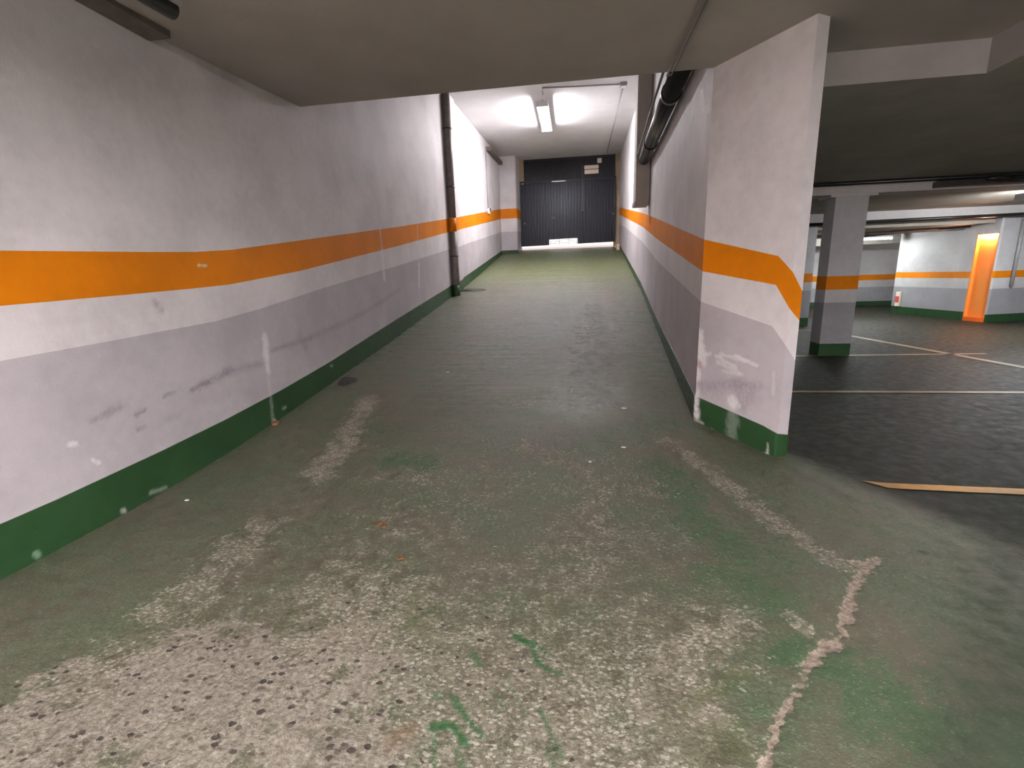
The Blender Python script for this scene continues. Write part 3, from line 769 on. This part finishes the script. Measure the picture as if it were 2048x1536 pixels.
# ledge along the top of the left wall
bm = bmesh.new(); add_box(bm, (XL, -8.9, 3.03), (XL+.17, 3.30, 3.13), .008)
bmobj('trim_6', bm, M['ledge'], kind='structure', label='dark ledge along the top of the left wall')
bm = bmesh.new()
add_box(bm, (XL+.03, 16.3, 5.44), (XL+.16, 19.02, 5.56), .008, Matrix.Rotation(math.atan(.05), 4, 'X'))
bmobj('trim_7', bm, M['ledge'], kind='structure', label='dark ledge under the ramp ceiling at the gate end')

# ---------------------------------------------------------------- gate wall
def gate():
    zt = 5.86
    # jambs and lintel
    box('wall_gate', (XL-.3, 20.06, 1.9), (-2.19, 20.4, 6.4), M['jamb'], kind='structure', label='ochre jamb left of the gate')
    box('wall_gate', (1.54, 20.11, 1.9), (2.2, 20.4, 6.4), M['jamb'], kind='structure', label='ochre jamb right of the gate')
    box('wall_gate', (-2.4, 20.12, 5.82), (1.8, 20.4, 6.4), M['jamb'], kind='structure', label='wall over the gate')
    box('trim_8', (-2.30, 19.98, 4.95), (-2.0, 20.1, 5.9), M['jamb'], kind='structure', label='ochre jamb strip left of the upper gate panel')
    g = empty('garage_gate', (-.3, 20.0, 2.6), 'dark blue-black steel garage gate closing the top of the ramp', 'gate')
    def ribbed(name, x0, x1, zlo, zhi, y, pitch, mat, notch=None, zl2=None):
        bm = bmesh.new(); n = int(round((x1-x0)/pitch)); p = (x1-x0)/n
        for i in range(n):
            a = x0+i*p
            lo = zlo + (zl2-zlo)*((a+p/2-x0)/(x1-x0)) if zl2 is not None else zlo
            if notch and notch[0] < a+p/2 < notch[1]: lo += notch[2]
            prof = [(a, y), (a+p*.12, y-.016), (a+p*.62, y-.016), (a+p*.74, y), (a+p, y)]
            vs = [(bm.verts.new((q[0], q[1], lo)), bm.verts.new((q[0], q[1], zhi))) for q in prof]
            for A, B in zip(vs[:-1], vs[1:]): bm.faces.new((A[0], B[0], B[1], A[1]))
            bk = [(bm.verts.new((a, y+.05, lo)), bm.verts.new((a, y+.05, zhi))), (bm.verts.new((a+p, y+.05, lo)), bm.verts.new((a+p, y+.05, zhi)))]
            bm.faces.new((bk[1][0], bk[0][0], bk[0][1], bk[1][1]))
            bm.faces.new((vs[0][0], bk[0][0], bk[1][0], vs[4][0], vs[3][0], vs[2][0], vs[1][0]))
        return bmobj(name, bm, M[mat], g)
    ribbed('upper_panel', -2.06, 1.55, 5.02, 5.85, 20.06, .12, 'steel_top')
    # door leaf in three fields so the slit of daylight is a real gap
    ribbed('gate_leaf', -2.17, 1.58, 2.575, 4.985, 20.0, .115, 'steel', (-1.0, .08, .22), 2.625)
    def bar(name, lo, hi, mat, bv=.006): return box(name, lo, hi, M[mat], g, bv)
    bar('frame_rail', (-2.17, 19.97, 4.985), (-.90, 20.06, 5.055), 'steel')
    bar('frame_rail', (-.90, 19.97, 5.030), (-.36, 20.06, 5.055), 'steel')
    bar('frame_rail', (-.36, 19.97, 4.990), (1.58, 20.06, 5.055), 'steel')
    bar('frame_stile', (-2.17, 19.97, 2.69), (-2.12, 20.0, 4.985), 'steel')
    bar('frame_stile', (1.53, 19.97, 2.76), (1.58, 20.0, 4.985), 'steel')
    bar('frame_head', (-2.06, 20.02, 5.80), (1.55, 20.1, 5.87), 'steel_top')
    for z in (2.66, 2.73, 2.79): bar('grille_bar', (-1.01, 20.005, z-.008), (.09, 20.02, z+.008), 'metal', .002)
    for x in (-.98, -.62, -.24, .07): bar('grille_bar', (x-.01, 20.005, 2.58), (x+.01, 20.02, 2.84), 'metal', .002)
    bar('wicket_post', (.28, 19.965, 3.9), (.335, 20.0, 5.5), 'darkmetal')
    bar('lock_box', (.26, 19.94, 3.82), (.34, 19.985, 3.93), 'darkmetal')
    bar('lock_plate', (-.93, 19.972, 3.58), (-.78, 19.985, 3.68), 'darkmetal')
    for p in ((-2.0, 19.95, 3.46), (1.50, 19.95, 3.68)):
        bm = bmesh.new(); bmesh.ops.create_uvsphere(bm, u_segments=10, v_segments=6, radius=.03, matrix=Matrix.Translation(p))
        bmobj('bolt', bm, M['metal'], g, True)
    # emergency light and switch box fixed to the gate
    e = empty('emergency_light', (.62, 20.0, 5.3), 'cream two-part emergency light box on the upper gate panel', 'emergency light')
    box('cover', (.36, 19.92, 5.36), (.92, 20.04, 5.50), M['cream'], e, .03)
    box('cover', (.37, 19.90, 5.18), (.92, 20.04, 5.34), M['cream'], e, .03)
    s = empty('switch_box', (.95, 20.0, 5.7), 'small square white junction box above the emergency light on the gate', 'junction box')
    box('box_body', (.86, 19.96, 5.57), (1.03, 20.04, 5.74), M['cream'], s, .02)
    box('box_lid', (.875, 19.945, 5.585), (1.015, 19.962, 5.725), M['whiteplastic'], s, .006)
    # outside
    V = [(-9, 20.35, 2.40), (9, 20.35, 2.46), (9, 34, 3.3), (-9, 34, 3.3)]
    meshobj('pavement', V, [(0, 1, 2, 3)], M['pave'], kind='structure', label='sunlit pink pavement outside the gate')
    k = bmesh.new(); add_box(k, (-2.46, 19.1, 2.28), (-2.30, 20.0, 2.50), .03, Matrix.Rotation(-.16, 4, 'Z'))
    bmobj('kerb_block', k, M['kerb'], label='pale stone kerb block at the left foot of the gate', cat='kerb')
    k = bmesh.new(); add_box(k, (1.56, 18.9, 2.2), (1.68, 19.95, 2.47), .03)
    bmobj('kerb_block', k, M['kerb'], label='ochre kerb block at the right foot of the gate', cat='kerb')
gate()

# ---------------------------------------------------------------- pillars
def pillar(x0, x1, y0, y1, top, label, Hs, wm='gwhite', gm='ggray'):
    e = empty('pillar', ((x0+x1)/2, (y0+y1)/2, 0), label, 'pillar')
    path = [(x0, y1), (x0, y0), (x1, y0), (x1, y1), (x0, y1)]
    keys = {k: [v]*5 for k, v in Hs.items()}; keys['base'] = [0.0]*5; keys['top'] = [top]*5
    P, H = resample(path, keys, [.1]*4)
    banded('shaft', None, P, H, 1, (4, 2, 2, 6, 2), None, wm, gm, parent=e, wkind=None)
    return e
HS = dict(green=.193, gray=.84, bb=1.04, bt=1.245)
p = pillar(3.875, 4.335, 8.09, 8.40, 2.44, 'square pillar with orange stripe standing alone in the hall', HS)
box('capital', (3.80, 8.075, 2.40), (4.45, 8.45, 2.45), M['beam'], p, .006)
pillar(5.26, 5.62, 12.40, 12.7, 2.39, 'far pillar nearly hidden behind the end of the ramp wall', HS)

# ---------------------------------------------------------------- painted floor lines
def ground_line(name, a, b, w0, w1, mat, skew=0.0):
    a = np.array(a); b = np.array(b); d = b-a; L = np.linalg.norm(d); d /= L; n = np.array([-d[1], d[0]]); N = max(2, int(L/.05))
    V = []; 
    for i in range(N+1):
        t = i/N; w = w0*(1-t)+w1*t
        for s in (-1, 1):
            e = 1+.10*(random.random()-.5)
            p = a+d*(L*t + (skew*s if i == 0 else 0))+n*s*w/2*e
            V.append((p[0], p[1], float(floor_z(p[0], p[1]))+.0045))
    return meshobj(name, V, [(2*i, 2*i+2, 2*i+3, 2*i+1) for i in range(N)], M[mat], floor)
ground_line('painted_line', (1.93, 3.125), (5.2, 2.95), .085, .10, 'line', skew=-.06)
ground_line('painted_line', (2.35, 5.67), (6.6, 5.60), .085, .085, 'line_worn')
ground_line('painted_line', (3.0, 8.06), (6.3, 8.12), .10, .10, 'line_worn')
ground_line('painted_line', (5.45, 11.4), (5.97, 6.6), .13, .12, 'line_worn')
ground_line('painted_line', (2.6, 11.3), (5.4, 11.5), .10, .10, 'line_worn')

# ---------------------------------------------------------------- pipes and conduits
def drainpipe():
    e = empty('drainpipe', (-2.765, 11.06, 1.0), 'vertical drainpipe on the left ramp wall painted in the wall bands', 'pipe')
    x, y, r = -2.765, 11.08, .085
    for nm, z0, z1, m in (('pipe_foot', .93, 1.24, 'green'), ('lower_pipe', 1.24, 2.44, 'brownpipe'), ('orange_ring', 2.44, 2.74, 'orange'), ('upper_pipe', 2.74, 5.39, 'brownpipe')):
        tube(nm, [(x, y, z0), (x, y, z1)], r, M[m], e, 18)
    for z in (1.9, 3.4, 4.6):
        tube('bracket', [(x, y, z-.015), (x, y, z+.015)], r+.008, M['darkmetal'], e, 18)
drainpipe()

def black_pipe():
    e = empty('waste_pipe', (1.2, 7, 3.3), 'thick black waste pipe running along the top of the right ramp wall', 'pipe')
    def pt(y, z, off): return (float(xw(y))-off, y, z)
    a = pt(4.75, 3.20, .12); b = pt(9.58, 3.41, .125)
    tube('pipe_body', [a, b], .095, M['black'], e, 24)
    for y in (5.75, 8.2):
        t = (y-4.75)/(9.58-4.75); p0 = Vector(a).lerp(Vector(b), t); dd = (Vector(b)-Vector(a)).normalized()
        tube('pipe_collar', [p0-dd*.06, p0+dd*.06], .107, M['black'], e, 24)
    c = pt(4.6, 3.06, .25); d = pt(7.4, 3.30, .235)
    e2 = empty('conduit', c, 'thin bright conduit running beside the black waste pipe', 'conduit')
    tube('conduit_pipe', [pt(4.8, 3.27, .25), pt(9.5, 3.50, .25)], .014, M['greypvc'], e2, 8)
    tube('conduit_clip', [pt(5.1, 3.285, .25), pt(5.15, 3.287, .25)], .024, M['metal'], e2, 8)
black_pipe()

# boxed duct on the right ramp wall
def duct():
    d = empty('boxed_duct', (1.3, 9.7, 2.6), 'grey boxed duct hanging on the right ramp wall above the stripe', 'duct')
    box('duct_body', (1.12, 9.6, 2.66), (1.372, 9.95, 5.30), M['duct'], d, .01)
    box('duct_foot', (1.10, 9.59, 2.62), (1.372, 9.97, 2.70), M['duct'], d, .02)
duct()

# conduit on the slab and by the ramp lamp
def conduits():
    e = empty('conduit', (.74, 3.2, 2.87), 'thin grey conduit running along the near slab to the waste pipe', 'conduit')
    tube('conduit_pipe', [(.705, -1, 2.868), (.705, 4.20, 2.868), (.74, 4.28, 2.9)], .009, M['conduit_paint'], e, 8)
    tube('conduit_pipe', [(.735, -1, 2.868), (.735, 4.20, 2.868)], .006, M['brownpipe'], e, 8)
    e = empty('stub_pipe', (-2.3, 2.8, 2.97), 'short black capped pipe hanging under the slab by the left wall', 'pipe')
    tube('pipe_body', [(-2.50, .9, 2.975), (-2.325, 2.90, 2.975)], .048, M['black'], e, 20)
    tube('pale_strip', [(-2.455, .9, 3.015), (-2.28, 2.91, 3.015)], .022, M['whiteplastic'], e, 12)
    zc = lambda y: 5.45+.05*(y-12)
    e = empty('conduit', (.2, 12.2, zc(12.2)), 'thin conduit linking the ramp lamp to the ceiling junction box', 'conduit')
    tube('conduit_pipe', [(-.72, 12.0, zc(12)-.02), (-.70, 11.55, zc(11.5)-.02), (.97, 11.75, zc(11.75)-.02)], .016, M['greypvc'], e, 8)
    tube('conduit_pipe', [(1.07, 11.86, zc(11.86)-.02), (1.20, 19.5, zc(19.5)-.02)], .014, M['greypvc'], e, 8)
    j = empty('junction_box', (1.05, 11.75, zc(11.75)), 'small pale junction box on the ramp ceiling beside the duct', 'junction box')
    box('box_body', (.98, 11.66, zc(11.7)-.07), (1.13, 11.84, zc(11.7)), M['greypvc'], j, .01)
    box('box_lid', (.995, 11.675, zc(11.7)-.08), (1.115, 11.825, zc(11.7)-.068), M['whiteplastic'], j, .004)
    e = empty('wall_switch', (XL+.05, 16.2, 3.5), 'small wall switch with cable on the stripe left of the gate', 'switch')
    box('switch_plate', (XL+.03, 16.1, 3.43), (XL+.09, 16.32, 3.60), M['whiteplastic'], e, .01)
    box('switch_rocker', (XL+.09, 16.16, 3.52), (XL+.12, 16.27, 3.60), M['darkmetal'], e, .006)
    tube('cable', [(XL+.045, 16.15, 3.6), (XL+.045, 16.12, 5.45)], .014, M['greypvc'], e, 8)
conduits()

# hall services
def services():
    tube('ceiling_pipe', [(1.42, 8.0, 2.575), (14, 8.0, 2.575)], .028, M['black'], label='dark pipe along the front of the cross beam', cat='pipe')
    e = empty('cable_tray', (5.6, 8.0, 2.5), 'dark cable tray hung on the cross beam at the right', 'cable tray')
    box('tray', (5.15, 7.93, 2.455), (8.5, 8.075, 2.535), M['darkmetal'], e, .01)
    bm = bmesh.new(); add_tube(bm, [(5.72, 7.90, 2.52), (5.86, 7.89, 2.53), (6.0, 7.89, 2.50), (6.3, 7.90, 2.47)], [.025, .04, .04, .02], 12)
    bmobj('cable_bundle', bm, M['black'], e)
    tube('ceiling_pipe', [(4.0, 12.2, 2.33), (14, 12.2, 2.40)], .035, M['black'], label='dark pipe below the second cross beam', cat='pipe')
    tube('ceiling_pipe', [(7.2, 15.0, 2.16), (8.6, 13.6, 2.22), (11.5, 12.0, 2.30)], .05, M['black'], label='black pipe slanting past the rounded wall', cat='pipe')
    tube('ceiling_pipe', [(5.5, 14.2, 2.17), (9.1, 13.4, 2.19), (12.5, 12.25, 2.26)], .04, M['brownpipe'], label='brown pipe slanting beside the black one', cat='pipe')
    tube('conduit', [(9.95, 12.50, .82), (9.95, 12.50, 2.3)], .035, M['greypvc'], label='vertical grey conduit on the wall right of the doorway', cat='conduit')
    c = empty('corner_guard', (9.13, 15.0, .2), 'small red and pale guard low on the rounded wall corner', 'guard')
    box('guard_plate', (9.13, 14.95, .22), (9.175, 15.12, .62), M['cream'], c, .01)
    box('red_patch', (9.118, 14.96, .33), (9.132, 15.11, .50), M['red'], c, .004)
services()

# ---------------------------------------------------------------- lamps
def tube_lamp(name, c, d, L, label, tubemat, w=.16, drop=.0, n=2, group=None, lip=0.0):
    """batten lamp under a ceiling point c, running along plan direction d"""
    d = Vector(d).normalized(); c = Vector(c)
    side = d.cross(Vector((0, 0, 1))).normalized(); up = side.cross(d).normalized()
    e = empty(name, c, label, 'lamp', group)
    rot = Matrix((d, side, up)).transposed().to_4x4()
    def bx(nm, lo, hi, mat, bv=.006):
        bm = bmesh.new(); add_box(bm, lo, hi, bv); bmesh.ops.transform(bm, matrix=Matrix.Translation(c) @ rot, verts=bm.verts)
        return bmobj(nm, bm, M[mat], e)
    bx('housing', (-L/2, -w/2, -.055-drop), (L/2, w/2, -drop), 'whiteplastic')
    for s in (-1, 1):
        bx('end_cap', (s*L/2-.04*(s > 0)-.0, -w/2-.004, -.12-drop), (s*L/2+.04*(s < 0), w/2+.004, -.05-drop), 'whiteplastic')
    if lip > 0:  # wings added to keep the lamp's light off the upper walls
        for sd in (-1, 1): bx('cutoff_wing', (-L/2, sd*w/2-.006, -lip-drop), (L/2, sd*w/2+.006, -.05-drop), 'whiteplastic', .002)
    for k in range(n):
        o = (k-(n-1)/2)*w*.55
        bm = bmesh.new(); add_tube(bm, [(-L/2+.05, o, -.085-drop), (L/2-.05, o, -.085-drop)], .019 if w < .2 else .03, 12)
        bmesh.ops.transform(bm, matrix=Matrix.Translation(c) @ rot, verts=bm.verts)
        bmobj('light_tube', bm, M[tubemat], e)
    if drop > 0:
        for s in (-1, 1):
            bx('hanger', (s*L*.4-.01, -.01, -drop), (s*L*.4+.01, .01, .02), 'darkmetal', .002)
    return e
zc = lambda y: 5.45+.05*(y-12)
tube_lamp('fluorescent_lamp', (-.77, 13.5, zc(13.5)), (-.01, 1, .05), 2.5, 'twin-tube fluorescent lamp glowing on the ramp ceiling', 'tube_ramp', w=.28, drop=.08)
tube_lamp('fluorescent_lamp', (8.15, 15.35, 2.20), (1, -.25, 0), 1.5, 'far fluorescent lamp glowing behind the pillar in the hall', 'tube_far', w=.18)
tube_lamp('fluorescent_lamp', (5.6, 15.3, 2.20), (1, .05, 0), 1.5, 'far fluorescent lamp glimpsed between ramp wall and pillar', 'tube_far', w=.18)
tube_lamp('fluorescent_lamp', (8.35, 9.75, 2.57), (1, .02, 0), 1.5, 'fluorescent lamp cut by the right edge of the view', 'tube_hall', w=.18, drop=.06)
# unseen lamps behind the camera; wings and hang shape the light, last is added fill
tube_lamp('fluorescent_lamp', (.8, -2.6, 2.86), (0, 1, 0), 1.5, 'fluorescent lamp with added cut-off wings on the slab behind the camera', 'tube_back', w=.34, drop=.02, lip=.118)
tube_lamp('fluorescent_lamp', (.2, -6.2, 2.90), (0, 1, 0), 1.5, 'fluorescent lamp hung from the slab farthest behind the camera', 'tube_rear', w=.10, drop=.60)
tube_lamp('fluorescent_lamp', (6.2, -2.4, 2.655), (0, 1, 0), 1.5, 'added unseen fill lamp under the hall ceiling at the right behind the camera', 'tube_fill', w=.10, drop=.30)

# ---------------------------------------------------------------- bits lying on the floor
def flake(name, x, y, r, mat, label, cat, group=None, th=.006, n=9, st=1.0):
    z = float(floor_z(x, y)); V = []; a0 = random.random()*6
    for k in range(n):
        rr = r*(.6+.6*random.random()); an = a0+2*math.pi*k/n
        px, py = rr*math.cos(an)*st, rr*math.sin(an)
        V.append((px, py, float(floor_z(x+px, y+py))-z+.003))
    V += [(v[0]*.85, v[1]*.85, v[2]+th*(.6+.8*random.random())) for v in V]
    F = [tuple(range(n, 2*n)), tuple(range(n-1, -1, -1))]+[(k, (k+1) % n, n+(k+1) % n, n+k) for k in range(n)]
    me = bpy.data.meshes.new(name); me.from_pydata(V, [], F); me.materials.append(M[mat]); me.update()
    o = bpy.data.objects.new(name, me); o.location = (x, y, z)
    return link(o, None, label, cat, group)
CH = [((1.013, 8.688), .030, 'pale chip by the right ramp wall, lower of two near it'), ((.938, 10.32), .036, 'pale chip by the right ramp wall, farther of two near it'),
      ((-2.465, 11.30), .03, 'pale chip beside the dark scrap beyond the drainpipe'), ((-2.349, 7.765), .022, 'pale chip near the left skirting halfway up the ramp'),
      ((.45, 4.39), .022, 'pale chip in mid ramp level with the chipped wall corner'), ((.373, 3.574), .015, 'small pale chip left of the angled wall end'),
      ((-1.545, 5.507), .018, 'pale chip on the left wheel track of the ramp'), ((.106, 3.312), .012, 'tiny pale chip in the middle of the worn track'), ((-2.57, 2.6), .013, 'tiny pale chip beside the near left skirting')]
for (x, y), rad, lab in CH:
    flake('paint_chip', x, y, rad, 'chip', lab, 'chip', 'pale chips scattered on the ramp', st=1.3, n=6)
flake('debris_scrap', -2.68, 5.17, .13, 'scrap', 'dark crumpled scrap lying against the left skirting', 'debris', th=.03, st=1.0)
flake('debris_scrap', -2.50, 11.75, .20, 'scrap', 'dark scrap on the ramp just beyond the drainpipe', 'debris', th=.02, st=1.6)
flake('debris_scrap', -2.82, 3.97, .05, 'rust', 'small brown crumb at the foot of the left skirting', 'debris', th=.02)
for (x, y), lab in (((-1.14, 2.41), 'rusty brown flake, upper left of three on the floor'), ((-1.105, 2.375), 'rusty brown flake, middle of three on the floor'), ((-.892, 2.08), 'rusty brown flake, nearest of three on the floor')):
    flake('rust_flake', x, y, .016, 'rust', lab, 'flake', th=.004)
